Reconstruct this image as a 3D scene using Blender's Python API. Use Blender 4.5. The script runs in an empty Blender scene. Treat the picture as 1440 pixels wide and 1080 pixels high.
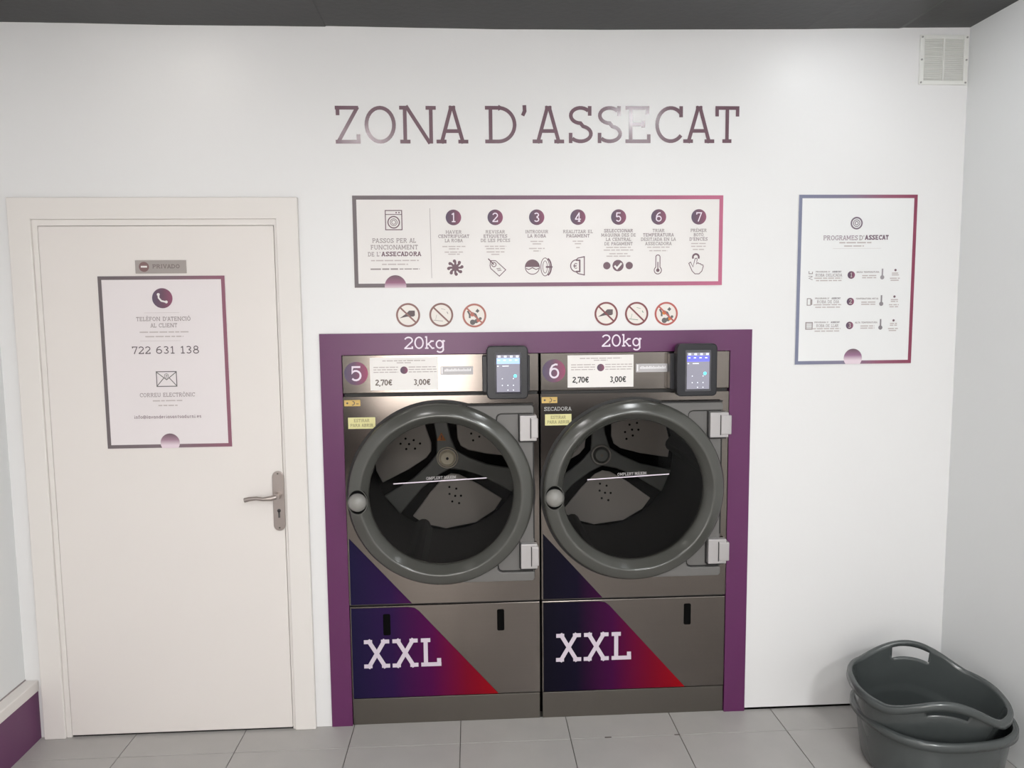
import bpy, bmesh, math, random
from math import sin, cos, pi, radians
from mathutils import Vector, Matrix
random.seed(7)
S = bpy.context.scene
COL = S.collection

# ---------------------------------------------------------------- camera
def set_camera():
    yaw, pit, rol = 0.0541338, 0.0950318, -0.0093521
    f = Vector((sin(yaw)*cos(pit), cos(yaw)*cos(pit), -sin(pit)))
    r = Vector((cos(yaw), -sin(yaw), 0)); u = r.cross(f)
    r2 = cos(rol)*r + sin(rol)*u; u2 = -sin(rol)*r + cos(rol)*u
    m = Matrix((r2, u2, -f)).transposed().to_4x4()
    m.translation = Vector((0.01441, -2.91128, 1.65775))
    cd = bpy.data.cameras.new('camera'); cd.sensor_width = 36; cd.lens = 1049.293/1440*36
    cd.clip_start = .02
    o = bpy.data.objects.new('camera', cd); COL.objects.link(o); o.matrix_world = m
    S.camera = o
set_camera()

# ---------------------------------------------------------------- world, exposure
w = bpy.data.worlds.new('world'); S.world = w; w.use_nodes = True
w.node_tree.nodes['Background'].inputs[0].default_value = (.8, .85, 1, 1)
w.node_tree.nodes['Background'].inputs[1].default_value = .3
S.view_settings.view_transform = 'Standard'; S.view_settings.look = 'None'
S.view_settings.gamma = 1; S.view_settings.use_curve_mapping = False
S.view_settings.exposure = 0.84
S.cycles.max_bounces = 8; S.cycles.sample_clamp_indirect = 6

def area(name, loc, rot, sx, sy, power, colr=(1, 1, 1)):
    l = bpy.data.lights.new(name, 'AREA'); l.shape = 'RECTANGLE'; l.size = sx; l.size_y = sy
    l.energy = power; l.color = colr
    o = bpy.data.objects.new(name, l); COL.objects.link(o); o.location = loc; o.rotation_euler = rot
    return o
LAMP_E = 1.0      # strength factor of all ceiling lamps
LAMPS = [  # x, y, radius, strength, colour
    (-1.05, -.43, .055, 14, (1, .96, .90)), (1.44, -.43, .055, 30, (.94, .98, 1)),
    (.92, -1.27, .14, 17, (.96, .99, 1)), (-.60, -1.75, .16, 11, (1, .965, .955)),
    (.35, -2.7, .18, 17, (.98, .99, 1)), (1.3, -2.7, .18, 40, (.955, 1, .985)), (-1.1, -3.3, .18, 20, (1, .965, .955)),
    (.95, -4.3, .22, 100, (1, 1, 1)), (-.9, -4.1, .16, 10, (1, 1, 1)),  # unseen pair, added to brighten the rear wall that the steel reflects
]

# ---------------------------------------------------------------- materials
def lin(c): return tuple(((v/255+.055)/1.055)**2.4 if v > 10 else v/255/12.92 for v in c)
def mat(name, rgb, rough=.6, metal=0, spec=.5, coat=0, noise=0, nscale=30, emis=None, es=0, bump=0, bscale=200, stretch=None):
    m = bpy.data.materials.new(name); m.use_nodes = True
    nt = m.node_tree; b = nt.nodes['Principled BSDF']
    c = lin(rgb); b.inputs['Base Color'].default_value = (*c, 1)
    b.inputs['Roughness'].default_value = rough; b.inputs['Metallic'].default_value = metal
    b.inputs['Specular IOR Level'].default_value = spec; b.inputs['Coat Weight'].default_value = coat
    b.inputs['Coat Roughness'].default_value = .12
    if emis: b.inputs['Emission Color'].default_value = (*lin(emis), 1); b.inputs['Emission Strength'].default_value = es
    if noise or bump:
        tc = nt.nodes.new('ShaderNodeTexCoord'); mp = nt.nodes.new('ShaderNodeMapping')
        nt.links.new(tc.outputs['Object'], mp.inputs[0])
        if stretch: mp.inputs['Scale'].default_value = stretch
    if noise:
        n = nt.nodes.new('ShaderNodeTexNoise'); n.inputs['Scale'].default_value = nscale; n.inputs['Detail'].default_value = 5
        nt.links.new(mp.outputs[0], n.inputs[0])
        mr = nt.nodes.new('ShaderNodeMapRange'); mr.inputs['To Min'].default_value = 1-noise; mr.inputs['To Max'].default_value = 1+noise
        nt.links.new(n.outputs[0], mr.inputs[0])
        mx = nt.nodes.new('ShaderNodeVectorMath'); mx.operation = 'SCALE'; mx.inputs[0].default_value = c
        nt.links.new(mr.outputs[0], mx.inputs['Scale']); nt.links.new(mx.outputs[0], b.inputs['Base Color'])
    if bump:
        n = nt.nodes.new('ShaderNodeTexNoise'); n.inputs['Scale'].default_value = bscale; n.inputs['Detail'].default_value = 3
        nt.links.new(mp.outputs[0], n.inputs[0])
        bp = nt.nodes.new('ShaderNodeBump'); bp.inputs['Strength'].default_value = bump; bp.inputs['Distance'].default_value = .002
        nt.links.new(n.outputs[0], bp.inputs['Height']); nt.links.new(bp.outputs[0], b.inputs['Normal'])
    return m
def grad(name, stops, a, b_, rough=.45, axis=0, coat=0):
    """printed colour gradient running along one local axis from a to b_"""
    m = mat(name, (128, 128, 128), rough, coat=coat, spec=.25); nt = m.node_tree
    tc = nt.nodes.new('ShaderNodeTexCoord'); sp = nt.nodes.new('ShaderNodeSeparateXYZ'); mr = nt.nodes.new('ShaderNodeMapRange')
    cr = nt.nodes.new('ShaderNodeValToRGB'); nt.links.new(tc.outputs['Object'], sp.inputs[0])
    nt.links.new(sp.outputs[axis], mr.inputs[0]); mr.inputs[1].default_value = a; mr.inputs[2].default_value = b_
    nt.links.new(mr.outputs[0], cr.inputs[0]); nt.links.new(cr.outputs[0], nt.nodes['Principled BSDF'].inputs['Base Color'])
    el = cr.color_ramp.elements
    for i, (p, c) in enumerate(stops):
        e = el[i] if i < 2 else el.new(p)
        e.position = p; e.color = (*lin(c), 1)
    return m
WALL = mat('painted_wall', (225, 224, 224), .42, spec=.5, bump=.12, bscale=60)
WALLR = mat('painted_side_wall', (222, 223, 223), .6, spec=.4, bump=.15, bscale=60)
CEIL = mat('ceiling_black', (30, 29, 29), .38, spec=.4, noise=.2, nscale=9, bump=.3, bscale=40)
TILE = mat('floor_tile', (171, 168, 165), .38, spec=.4, noise=.10, nscale=7)
GROUT = mat('grout', (105, 101, 97), .9)
PURP = mat('purple_vinyl', (92, 37, 84), .33, spec=.5, noise=.04, nscale=5)
PURPB = mat('purple_paint', (100, 56, 92), .5)
DOORW = mat('door_white', (222, 216, 212), .45, spec=.4)
DOORF = mat('door_frame_white', (222, 217, 213), .5, spec=.4)
STEEL = mat('brushed_steel', (116, 109, 104), .14, metal=1, noise=.05, nscale=6, stretch=(1, 1, 60))
STEELD = mat('kick_steel', (112, 107, 101), .42, metal=1, noise=.05, nscale=6)
NICKEL = mat('satin_nickel', (168, 158, 153), .32, metal=.8)
RING = mat('door_ring_grey', (75, 75, 71), .2, spec=.55, coat=.3)
PLAT = mat('hinge_plate_grey', (104, 102, 100), .42, spec=.5)
HINGE = mat('hinge_zinc', (178, 174, 174), .4, metal=.35)
DARKM = mat('dark_matte', (22, 20, 20), .6)
BLACK = mat('black_void', (5, 5, 5), .9, spec=.1)
BODY = mat('dryer_body_dark', (40, 38, 37), .6)
TERM = mat('terminal_plastic', (13, 12, 20), .34, spec=.5)
WHITEP = mat('white_print', (226, 214, 226), .5)
PAPER = mat('paper', (232, 228, 225), .5)
BOARD = mat('board_white', (222, 218, 216), .35, spec=.5)
INK = mat('ink_plum', (108, 82, 92), .5)
INKG = mat('ink_grey', (150, 140, 140), .5)
INKL = mat('ink_light', (186, 176, 174), .5)
INKD = mat('ink_dark', (74, 70, 70), .5)
INKP = mat('ink_mauve', (176, 130, 150), .5)
BINM = mat('bin_grey', (66, 70, 70), .22, spec=.7, noise=.04, nscale=40)
REDP = mat('sign_red', (140, 84, 84), .5)
REDO = mat('sign_red_bright', (186, 104, 92), .5)
GREEN = mat('sign_green', (96, 130, 112), .5)
YEL = mat('yellow_label', (214, 208, 150), .5)
ORG = mat('orange_label', (200, 168, 96), .5)
ORGD = mat('warning_orange', (206, 120, 40), .5)
DRUM = mat('drum_steel', (158, 152, 147), .5, metal=.2)
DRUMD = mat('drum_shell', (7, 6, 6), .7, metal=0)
SPID = mat('spider_grey', (98, 100, 98), .4, metal=.2)
CREAM = mat('cream_cap', (250, 240, 215), .4)
def glass():
    m = bpy.data.materials.new('door_glass'); m.use_nodes = True; nt = m.node_tree
    for n in list(nt.nodes): nt.nodes.remove(n)
    out = nt.nodes.new('ShaderNodeOutputMaterial'); mx = nt.nodes.new('ShaderNodeMixShader')
    tr = nt.nodes.new('ShaderNodeBsdfTransparent'); tr.inputs[0].default_value = (.74, .73, .72, 1)
    gl = nt.nodes.new('ShaderNodeBsdfGlossy'); gl.inputs['Roughness'].default_value = .03
    fr = nt.nodes.new('ShaderNodeFresnel'); fr.inputs[0].default_value = 1.24
    nt.links.new(fr.outputs[0], mx.inputs[0]); nt.links.new(tr.outputs[0], mx.inputs[1]); nt.links.new(gl.outputs[0], mx.inputs[2])
    nt.links.new(mx.outputs[0], out.inputs[0]); return m
GLASS = glass()

# ---------------------------------------------------------------- mesh helpers
class MB:
    """collects shapes in world coordinates; x right, z up, the viewer on the -y side"""
    def __init__(s): s.v = []; s.f = []; s.k = 0; s.sm = False
    def add(s, vs, fs):
        n = len(s.v); s.v += [tuple(p) for p in vs]; s.f += [tuple(i+n for i in q) for q in fs]; return s
    def box(s, x0, x1, y0, y1, z0, z1):
        return s.add([(x0,y0,z0),(x1,y0,z0),(x1,y1,z0),(x0,y1,z0),(x0,y0,z1),(x1,y0,z1),(x1,y1,z1),(x0,y1,z1)],
                     [(0,3,2,1),(4,5,6,7),(0,1,5,4),(1,2,6,5),(2,3,7,6),(3,0,4,7)])
    def flat(s, pts, y): return s.add([(x, y, z) for x, z in pts], [tuple(range(len(pts)))])
    def prism(s, pts, y0, y1):
        n = len(pts)
        vs = [(x, y0, z) for x, z in pts]+[(x, y1, z) for x, z in pts]
        return s.add(vs, [tuple(range(n)), tuple(range(2*n-1, n-1, -1))]+[(i, i+n, (i+1) % n+n, (i+1) % n) for i in range(n)])
    def line(s, pts, w, y, closed=False):
        """flat ribbon of width w; every ribbon of a mesh lies a hair in front of the last"""
        s.k += 1; y = y-s.k*2.5e-6
        P = [Vector(p) for p in pts]; n = len(P)
        if n > 1 and not closed and n == 2 and (P[1]-P[0]).length < 1e-9: return s
        L = []; R = []
        for i in range(n):
            a = P[(i-1) % n] if (closed or i > 0) else None
            b = P[(i+1) % n] if (closed or i < n-1) else None
            d0 = (P[i]-a).normalized() if a is not None else (b-P[i]).normalized()
            d1 = (b-P[i]).normalized() if b is not None else d0
            n0 = Vector((-d0.y, d0.x)); n1 = Vector((-d1.y, d1.x)); m = (n0+n1)
            m = m.normalized() if m.length > 1e-6 else n0
            sc = min(1/max(m.dot(n0), .3), 1.6)*w/2
            L.append(P[i]+m*sc); R.append(P[i]-m*sc)
        vs = [(p.x, y, p.y) for p in L]+[(p.x, y, p.y) for p in R]
        fs = [(i, n+i, n+(i+1) % n, (i+1) % n) for i in range(n if closed else n-1)]
        return s.add(vs, fs)
    def disc(s, cx, cz, r, y, n=32, a0=0, a1=2*pi, rz=None):
        s.k += 1; y -= s.k*2.5e-6; rz = rz or r
        full = abs(a1-a0-2*pi) < 1e-6
        return s.flat([(cx+r*cos(a0+(a1-a0)*i/n), cz+rz*sin(a0+(a1-a0)*i/n)) for i in range(n if full else n+1)], y)
    def ring(s, cx, cz, r, w, y, n=32, rz=None, a0=0, a1=2*pi):
        rz = rz or r; full = abs(a1-a0-2*pi) < 1e-6
        return s.line([(cx+r*cos(a0+(a1-a0)*i/n), cz+rz*sin(a0+(a1-a0)*i/n)) for i in range(n if full else n+1)], w, y, full)
    def cyl(s, cx, cz, r, y0, y1, n=24):
        return s.prism([(cx+r*cos(2*pi*i/n), cz+r*sin(2*pi*i/n)) for i in range(n)], y0, y1)
    def lathe(s, cx, cz, prof, n=72, closed=False):
        m = len(prof); vs = []; fs = []
        for i in range(n):
            a = 2*pi*i/n
            vs += [(cx+r*cos(a), y, cz+r*sin(a)) for r, y in prof]
        for i in range(n):
            for j in range(m if closed else m-1):
                j2 = (j+1) % m
                fs.append((i*m+j, i*m+j2, ((i+1) % n)*m+j2, ((i+1) % n)*m+j))
        return s.add(vs, fs)
    def tube(s, pts, r, n=10):
        P = [Vector(p) for p in pts]; base = len(s.v); up = Vector((0, 0, 1))
        rr = r if isinstance(r, (list, tuple)) else [r]*len(P)
        for i, p in enumerate(P):
            d = (P[min(i+1, len(P)-1)]-P[max(i-1, 0)]).normalized()
            a = d.cross(up).normalized() if abs(d.z) < .95 else Vector((1, 0, 0)); b = a.cross(d)
            s.v += [tuple(p+(a*cos(2*pi*k/n)+b*sin(2*pi*k/n))*rr[i]) for k in range(n)]
        for i in range(len(P)-1):
            for k in range(n):
                s.f.append((base+i*n+k, base+i*n+(k+1) % n, base+(i+1)*n+(k+1) % n, base+(i+1)*n+k))
        s.f.append(tuple(base+k for k in range(n))); s.f.append(tuple(base+(len(P)-1)*n+k for k in reversed(range(n))))
        return s
def wpos(o):
    v = Vector((0, 0, 0))
    while o is not None: v += Vector(o['_w']) if '_w' in o else o.location; o = o.parent if '_w' not in o else None
    return v
def tag(o, label=None, cat=None, group=None, kind=None):
    if label: o['label'] = label
    if cat: o['category'] = cat
    if group: o['group'] = group
    if kind: o['kind'] = kind
    return o
ORIG = {}
def build(name, mb, m, parent=None, origin=None, smooth=False, bevel=0, label=None, fix=False):
    """one mesh object; vertices are given in world coordinates and stored relative to its origin"""
    if origin is None: origin = ORIG[parent.name] if parent else Vector((0, 0, 0))
    origin = Vector(origin)
    me = bpy.data.meshes.new(name); me.from_pydata([tuple(Vector(v)-origin) for v in mb.v], [], mb.f)
    me.materials.append(m)
    if fix:
        bm = bmesh.new(); bm.from_mesh(me); bmesh.ops.remove_doubles(bm, verts=bm.verts, dist=1e-6)
        bmesh.ops.recalc_face_normals(bm, faces=bm.faces); bm.to_mesh(me); bm.free()
    if smooth or mb.sm: me.shade_smooth(); me.set_sharp_from_angle(angle=radians(38))
    o = bpy.data.objects.new(name, me); COL.objects.link(o)
    if parent: o.parent = parent; o.location = origin-ORIG[parent.name]
    else: o.location = origin
    ORIG[o.name] = origin
    if bevel:
        b = o.modifiers.new('bevel', 'BEVEL'); b.width = bevel; b.segments = 2; b.limit_method = 'ANGLE'; b.angle_limit = radians(40)
    if label: o['label'] = label
    if name in ('small_print', 'screen_symbols', 'strip_print', 'perforation', 'fill_lettering', 'mail_address'): o['kind'] = 'stuff'
    return o
def thing(name, loc, label, cat, group=None):
    o = bpy.data.objects.new(name, None); COL.objects.link(o); o.location = loc; o.empty_display_size = .1
    ORIG[o.name] = Vector(loc); return tag(o, label, cat, group)
def struct(name, mb, m, **k): return tag(build(name, mb, m, **k), kind='structure')

# ---------------------------------------------------------------- slab serif stroke alphabet (cap height 1)
def arc(cx, cz, rx, rz, a0, a1, n=14): return [(cx+rx*cos(radians(a0+(a1-a0)*i/n)), cz+rz*sin(radians(a0+(a1-a0)*i/n))) for i in range(n+1)]
def glyph(c, t):
    h = t/2; lo = h; hi = 1-h; s = .13
    def foot(x, z=lo, a=s, b=s): return [(x-a, z), (x+b, z)]
    G = {
    'A': (.83, [[(.13,0),(.40,1)], [(.70,0),(.43,1)], [(.23,.33),(.60,.33)], foot(.13), foot(.70), [(.33,hi),(.50,hi)]]),
    'B': (.72, [[(.14,0),(.14,1)], [(.0,hi),(.42,hi)]+arc(.42,.755,.2,.245-h,90,-90)+[(.14,.51)], [(.42,.51)]+arc(.44,.26,.24-h/2,.25-h/2,90,-90)+[(0,lo)]]),
    'C': (.76, [arc(.42,.5,.42-h,.5-h,40,320,26), [(.70,1),(.70,.70)], ]),
    'D': (.80, [[(.14,0),(.14,1)], [(0,hi),(.34,hi)]+arc(.34,.5,.46-h,.5-h,90,-90,22)+[(0,lo)]]),
    'E': (.68, [[(.14,0),(.14,1)], [(0,hi),(.64,hi)], [(.64-h,1),(.64-h,.78)], [(0,lo),(.68,lo)], [(.68-h,0),(.68-h,.24)], [(.14,.51),(.48,.51)], [(.48,.42),(.48,.60)]]),
    'F': (.64, [[(.14,0),(.14,1)], [(0,hi),(.62,hi)], [(.62-h,1),(.62-h,.76)], foot(.14), [(.14,.50),(.46,.50)], [(.46,.41),(.46,.59)]]),
    'G': (.80, [arc(.42,.5,.42-h,.5-h,42,300,26)+[(.70,.16),(.70,.44)], [(.48,.44),(.80,.44)], [(.68,1),(.68,.74)]]),
    'H': (.86, [[(.14,0),(.14,1)], [(.72,0),(.72,1)], [(.14,.51),(.72,.51)], foot(.14), foot(.72), foot(.14,hi), foot(.72,hi)]),
    'I': (.30, [[(.15,0),(.15,1)], foot(.15), foot(.15,hi)]),
    'J': (.55, [[(.40,1),(.40,.25)]+arc(.21,.22,.19,.22-h,0,-165), foot(.40,hi)]),
    'K': (.80, [[(.14,0),(.14,1)], [(.64,1),(.14,.42)], [(.30,.58),(.68,0)], foot(.14), foot(.14,hi), foot(.64,hi), foot(.67)]),
    'L': (.64, [[(.15,0),(.15,1)], foot(.15,hi,.15,.15), [(0,lo),(.64,lo)], [(.64-h,0),(.64-h,.28)]]),
    'M': (1.0, [[(.14,0),(.14,1)], [(.86,0),(.86,1)], [(.14,1),(.5,.22)], [(.86,1),(.5,.22)], foot(.14), foot(.86), [(0,hi),(.2,hi)], [(.8,hi),(1,hi)]]),
    'N': (.94, [[(.14,0),(.14,1)], [(.80,0),(.80,1)], [(.17,1),(.77,0)], foot(.14), [(0,hi),(.2,hi)], foot(.80,hi)]),
    'O': (.82, [arc(.41,.5,.41-h,.5-h,0,360,32)]),
    'P': (.70, [[(.14,0),(.14,1)], [(0,hi),(.42,hi)]+arc(.42,.72,.25,.28-h,90,-90)+[(.14,.44)], foot(.14)]),
    'Q': (.82, [arc(.41,.5,.41-h,.5-h,0,360,32), [(.45,.28),(.72,-.08)]]),
    'R': (.80, [[(.14,0),(.14,1)], [(0,hi),(.42,hi)]+arc(.42,.74,.22,.26-h,90,-90)+[(.14,.48)], foot(.14), [(.42,.48),(.66,0)], foot(.68,lo,.06,.12)]),
    'S': (.66, [arc(.33,.745,.29-h/2,.255-h,38,270,16)+arc(.33,.255,.31-h/2,.255-h,90,-142,16)[1:], [(.58,1),(.58,.74)], [(.06,0),(.06,.28)]]),
    'T': (.68, [[(.34,0),(.34,1)], [(0,hi),(.68,hi)], [(h,1),(h,.72)], [(.68-h,1),(.68-h,.72)], foot(.34)]),
    'U': (.84, [[(.14,1),(.14,.34)]+arc(.42,.34,.28,.34-h,180,360)+[(.70,1)], foot(.14,hi), foot(.70,hi)]),
    'V': (.82, [[(.13,1),(.41,0)], [(.69,1),(.41,0)], foot(.13,hi), foot(.69,hi)]),
    'X': (.80, [[(.12,0),(.67,1)], [(.13,1),(.68,0)], foot(.12), foot(.68), foot(.13,hi), foot(.67,hi)]),
    'Y': (.80, [[(.13,1),(.40,.45),(.40,0)], [(.67,1),(.40,.45)], foot(.40), foot(.13,hi), foot(.67,hi)]),
    'Z': (.66, [[(.0,hi),(.62,hi)], [(.60,.97),(.06,.03)], [(0,lo),(.66,lo)], [(.02+h,1),(.02+h,.75)], [(.66-h,0),(.66-h,.25)]]),
    "'": (.16, [[(.08,1.02),(.09,.86),(.03,.74)]]),
    ',': (.2, [[(.12,.12),(.12,0),(.04,-.16)]]), '.': (.2, [[(.1,0),(.1,t)]]), ' ': (.38, []),
    '0': (.66, [arc(.33,.5,.33-h,.5-h,0,360,28)]),
    '1': (.46, [[(.25,0),(.25,1)], [(.25,hi),(.06,.80)], [(.05,lo),(.45,lo)]]),
    '2': (.64, [arc(.32,.71,.28-h/2,.29-h,165,-35,14)+[(.05,lo)], [(.02,lo),(.62,lo)], [(.62-h,0),(.62-h,.22)]]),
    '3': (.64, [arc(.30,.75,.25-h/2,.25-h,150,-90,14), arc(.30,.27,.30-h,.27-h,90,-150,16)]),
    '4': (.70, [[(.48,0),(.48,1)], [(.47,hi),(.06,.28)], [(.03,.28),(.68,.28)], foot(.48)]),
    '5': (.64, [[(.54,hi),(.13,hi),(.10,.56)]+arc(.30,.32,.30-h,.32-h,125,-150,18)]),
    '6': (.66, [arc(.34,.32,.30-h/2,.32-h,0,360,24), [(.07,.34),(.11,.62),(.22,.82),(.38,.93),(.54,.95)]]),
    '7': (.62, [[(.02,hi),(.60,hi),(.24,0)], [(.02+h,1),(.02+h,.76)]]),
    '8': (.66, [arc(.33,.75,.24-h/2,.25-h/2,0,360,22), arc(.33,.27,.30-h/2,.27-h/2,0,360,24)]),
    '9': (.66, [arc(.32,.68,.30-h/2,.32-h,0,360,24), [(.59,.66),(.55,.38),(.44,.18),(.28,.07),(.12,.05)]]),
    '\u20ac': (.72, [arc(.42,.5,.34-h/2,.5-h,45,315,20), [(0,.58),(.56,.58)], [(0,.42),(.52,.42)]]),
    '@': (.95, [arc(.47,.4,.14,.17,0,360,14), [(.62,.56),(.62,.3)], arc(.47,.38,.42,.46,-50,300,24)]),
    'k': (.66, [[(.13,0),(.13,1.02)], [(.50,.66),(.13,.30)], [(.25,.40),(.54,0)], foot(.13,lo,.12,.12), [(.02,1.02-h),(.13,1.02-h)], [(.38,.68-h),(.62,.68-h)], foot(.55,lo,.1,.1)]),
    'g': (.66, [arc(.29,.36,.25-h/2,.33-h/2,0,360,22), [(.54,.70),(.54,-.06)]+arc(.31,-.06,.23,.22,0,-150,12), [(.50,.68-h),(.66,.68-h)]]),
    'a': (.58, [arc(.26,.33,.21,.30,0,360,18), [(.48,.68),(.48,0),(.56,0)]]),
    'd': (.60, [arc(.26,.33,.21,.30,0,360,18), [(.48,1),(.48,0),(.58,0)]]),
    'e': (.58, [[(.08,.36),(.50,.36)]+arc(.28,.34,.22,.30,5,310,18)]),
    'f': (.40, [[(.16,0),(.16,.8)]+arc(.3,.8,.14,.16,180,60,8), [(.02,.64),(.36,.64)], foot(.16)]),
    'i': (.26, [[(.13,0),(.13,.66)], [(.13,.84),(.13,.96)], foot(.13)]),
    'l': (.26, [[(.13,0),(.13,1)], foot(.13)]),
    'n': (.62, [[(.13,0),(.13,.66)], [(.13,.42)]+arc(.30,.42,.18,.22,150,0,10)+[(.48,0)], foot(.13,lo,.1,.1), foot(.48,lo,.1,.1)]),
    'o': (.56, [arc(.28,.33,.24,.31,0,360,20)]),
    'r': (.44, [[(.13,0),(.13,.66)], [(.13,.42)]+arc(.30,.42,.17,.2,160,60,8), foot(.13,lo,.1,.14)]),
    's': (.46, [arc(.23,.49,.17,.15,30,270,10)+arc(.23,.18,.18,.16,90,-150,10)[1:]]),
    't': (.40, [[(.17,.88),(.17,.16)]+arc(.3,.16,.13,.13,180,300,8), [(.02,.64),(.36,.64)]]),
    'u': (.62, [[(.12,.66),(.12,.22)]+arc(.30,.22,.18,.2,180,360,10)+[(.48,.66)], [(.48,.2),(.48,0),(.58,0)]]),
    'v': (.56, [[(.06,.66),(.28,0)], [(.50,.66),(.28,0)]]),
    }
    acc = {'\u00c8': ('E', [(.24,1.28),(.38,1.1)]), '\u00c9': ('E', [(.28,1.1),(.42,1.28)]), '\u00d3': ('O', [(.36,1.1),(.50,1.28)]), '\u00d2': ('O', [(.34,1.28),(.48,1.1)]), '\u00c0': ('A', [(.34,1.28),(.48,1.1)])}
    if c in acc: w_, st = G[acc[c][0]]; return w_, st+[acc[c][1]]
    return G[c]
def text_width(s, t, gap):
    x = 0; spots = []
    for i, c in enumerate(s):
        w_, _ = glyph(c, t)
        g = gap
        if i and ('A' in (c, s[i-1])) and c != 'S' and s[i-1] != 'S': g = gap*.25
        if i: x += g
        spots.append(x); x += w_
    return x, spots
def text(mb, s, x, z, cap, y, t=.13, align='c', width=None, gap=.12, tilt=0):
    """x, z: centre (or left end) of the line at mid cap height"""
    W, sp = text_width(s, t, gap); sx = cap
    if width: sx = width/W
    x0 = x-W*sx/2 if align == 'c' else x
    for c, px in zip(s, sp):
        for st in glyph(c, t)[1]:
            pts = [(x0+(px+a)*sx, z+(b-.5)*cap+tilt*(x0+(px+a)*sx-x)) for a, b in st]
            closed = len(pts) > 8 and (Vector(pts[0])-Vector(pts[-1])).length < 1e-6
            mb.line(pts[:-1] if closed else pts, t*min(cap, sx*1.1), y, closed)
    return mb
def fine(mb, x, z, width, h, y, n=None, align='c'):
    """a line of print too small to read: a row of word-long dashes"""
    x0 = x-width/2 if align == 'c' else x
    rnd = random.Random(int(abs(x*1000)+abs(z*7000)))
    e = x0+width; p = x0
    while p < e-1e-4:
        wd = min(rnd.uniform(3, 8)*h, e-p); mb.line([(p, z), (p+wd, z)], h, y); p += wd+h*.9
    return mb

# ---------------------------------------------------------------- room
XL, XR, YB, ZC = -1.755, 1.966, -4.8, 2.735
f0 = struct('floor', MB().box(XL-.1, XR+.1, YB-.1, .06, -.06, -.004), GROUT)
T = .43; jx = -.0499; jy = -.1604; g = .0016
tile_me = {}
ys = [.01, jy]+[jy-T*i for i in range(1, 11)]
for r in range(len(ys)-1):
    y1, y0 = ys[r], max(ys[r+1], YB)
    for k in range(-4, 5):
        x0 = max(jx+k*T, XL); x1 = min(jx+(k+1)*T, XR)
        if x1-x0 < .02 or y1-y0 < .02: continue
        key = (round(x1-x0, 4), round(y1-y0, 4))
        if key not in tile_me:
            o = build('tile', MB().box(x0+g, x1-g, y0+g, y1-g, -.006, 0), TILE, f0, origin=(x0, y0, 0), bevel=.0008)
            tile_me[key] = o
        else:
            o = tile_me[key].copy(); COL.objects.link(o); o.parent = f0; o.location = (x0, y0, 0)
# ceiling: the painted edge along the back wall is a little uneven
CE = [(-1.86,2.724),(-1.42,2.722),(-1.09,2.7185),(-.72,2.7195),(-.51,2.7188),(-.505,2.7215),(-.1,2.718),(.13,2.7165),(.5,2.719),(.94,2.725),(1.3,2.730),(1.5,2.7355),(1.68,2.7375),(1.70,2.7405),(2.06,2.746)]
c = MB(); n = len(CE)
vs = [(x, .06, z) for x, z in CE]+[(x, -1.2, 2.735) for x, z in CE]+[(x, YB-.1, 2.735) for x, z in CE]+[(x, YB-.1, 2.86) for x, z in CE]+[(x, .06, 2.86) for x, z in CE]
c.add(vs, [(r*n+i, r*n+i+1, ((r+1) % 5)*n+i+1, ((r+1) % 5)*n+i) for r in range(5) for i in range(n-1)])
struct('ceiling', c, CEIL, fix=True)
# back wall around the dryer recess; a black strip paints the shade in the gap under its right-hand sheet
DX0, DX1, DZ = -.489, 1.043, 1.503
wb = MB().box(XL-.1, DX0, 0, .06, 0, 2.80).box(DX0, DX1, 0, .06, DZ, 2.80).box(DX1, XR+.1, 0, .06, .011, 2.80)
struct('wall_back', wb, WALL)
struct('gap_shade', MB().box(1.13, XR, .004, .05, 0, .011), BLACK)
struct('wall_left', MB().box(XL-.1, XL, YB, 0, 0, 2.80), WALLR)
struct('wall_right', MB().box(XR, XR+.1, YB, 0, 0, 2.80), WALLR)
struct('wall_front', MB().box(XL-.1, -1.0, YB-.1, YB, 0, 2.8).box(.1, XR+.1, YB-.1, YB, 0, 2.8).box(-1.0, .1, YB-.1, YB, 2.1, 2.8), WALLR)
struct('reflection_band', MB().box(XL, -1.0, YB, YB+.02, 0, .84).box(.1, XR, YB, YB+.02, 0, .84), mat('dark_reflected_band', (44, 40, 44), .5))  # unseen dark band, added to darken what the glass and steel reflect
gw = tag(thing('window_1', (-.45, YB-.05, 0), None, None), kind='structure')
build('window_frame', MB().box(-1, -.95, YB-.09, YB-.03, 0, 2.1).box(.05, .1, YB-.09, YB-.03, 0, 2.1).box(-.95, .05, YB-.09, YB-.03, 0, .70).box(-.95, .05, YB-.09, YB-.03, 2.04, 2.1), NICKEL, gw)
build('pane', MB().box(-.95, .05, YB-.065, YB-.06, .70, 2.04), mat('daylit_pane', (230, 230, 225), .3, emis=(255, 250, 244), es=5.5), gw)
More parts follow.
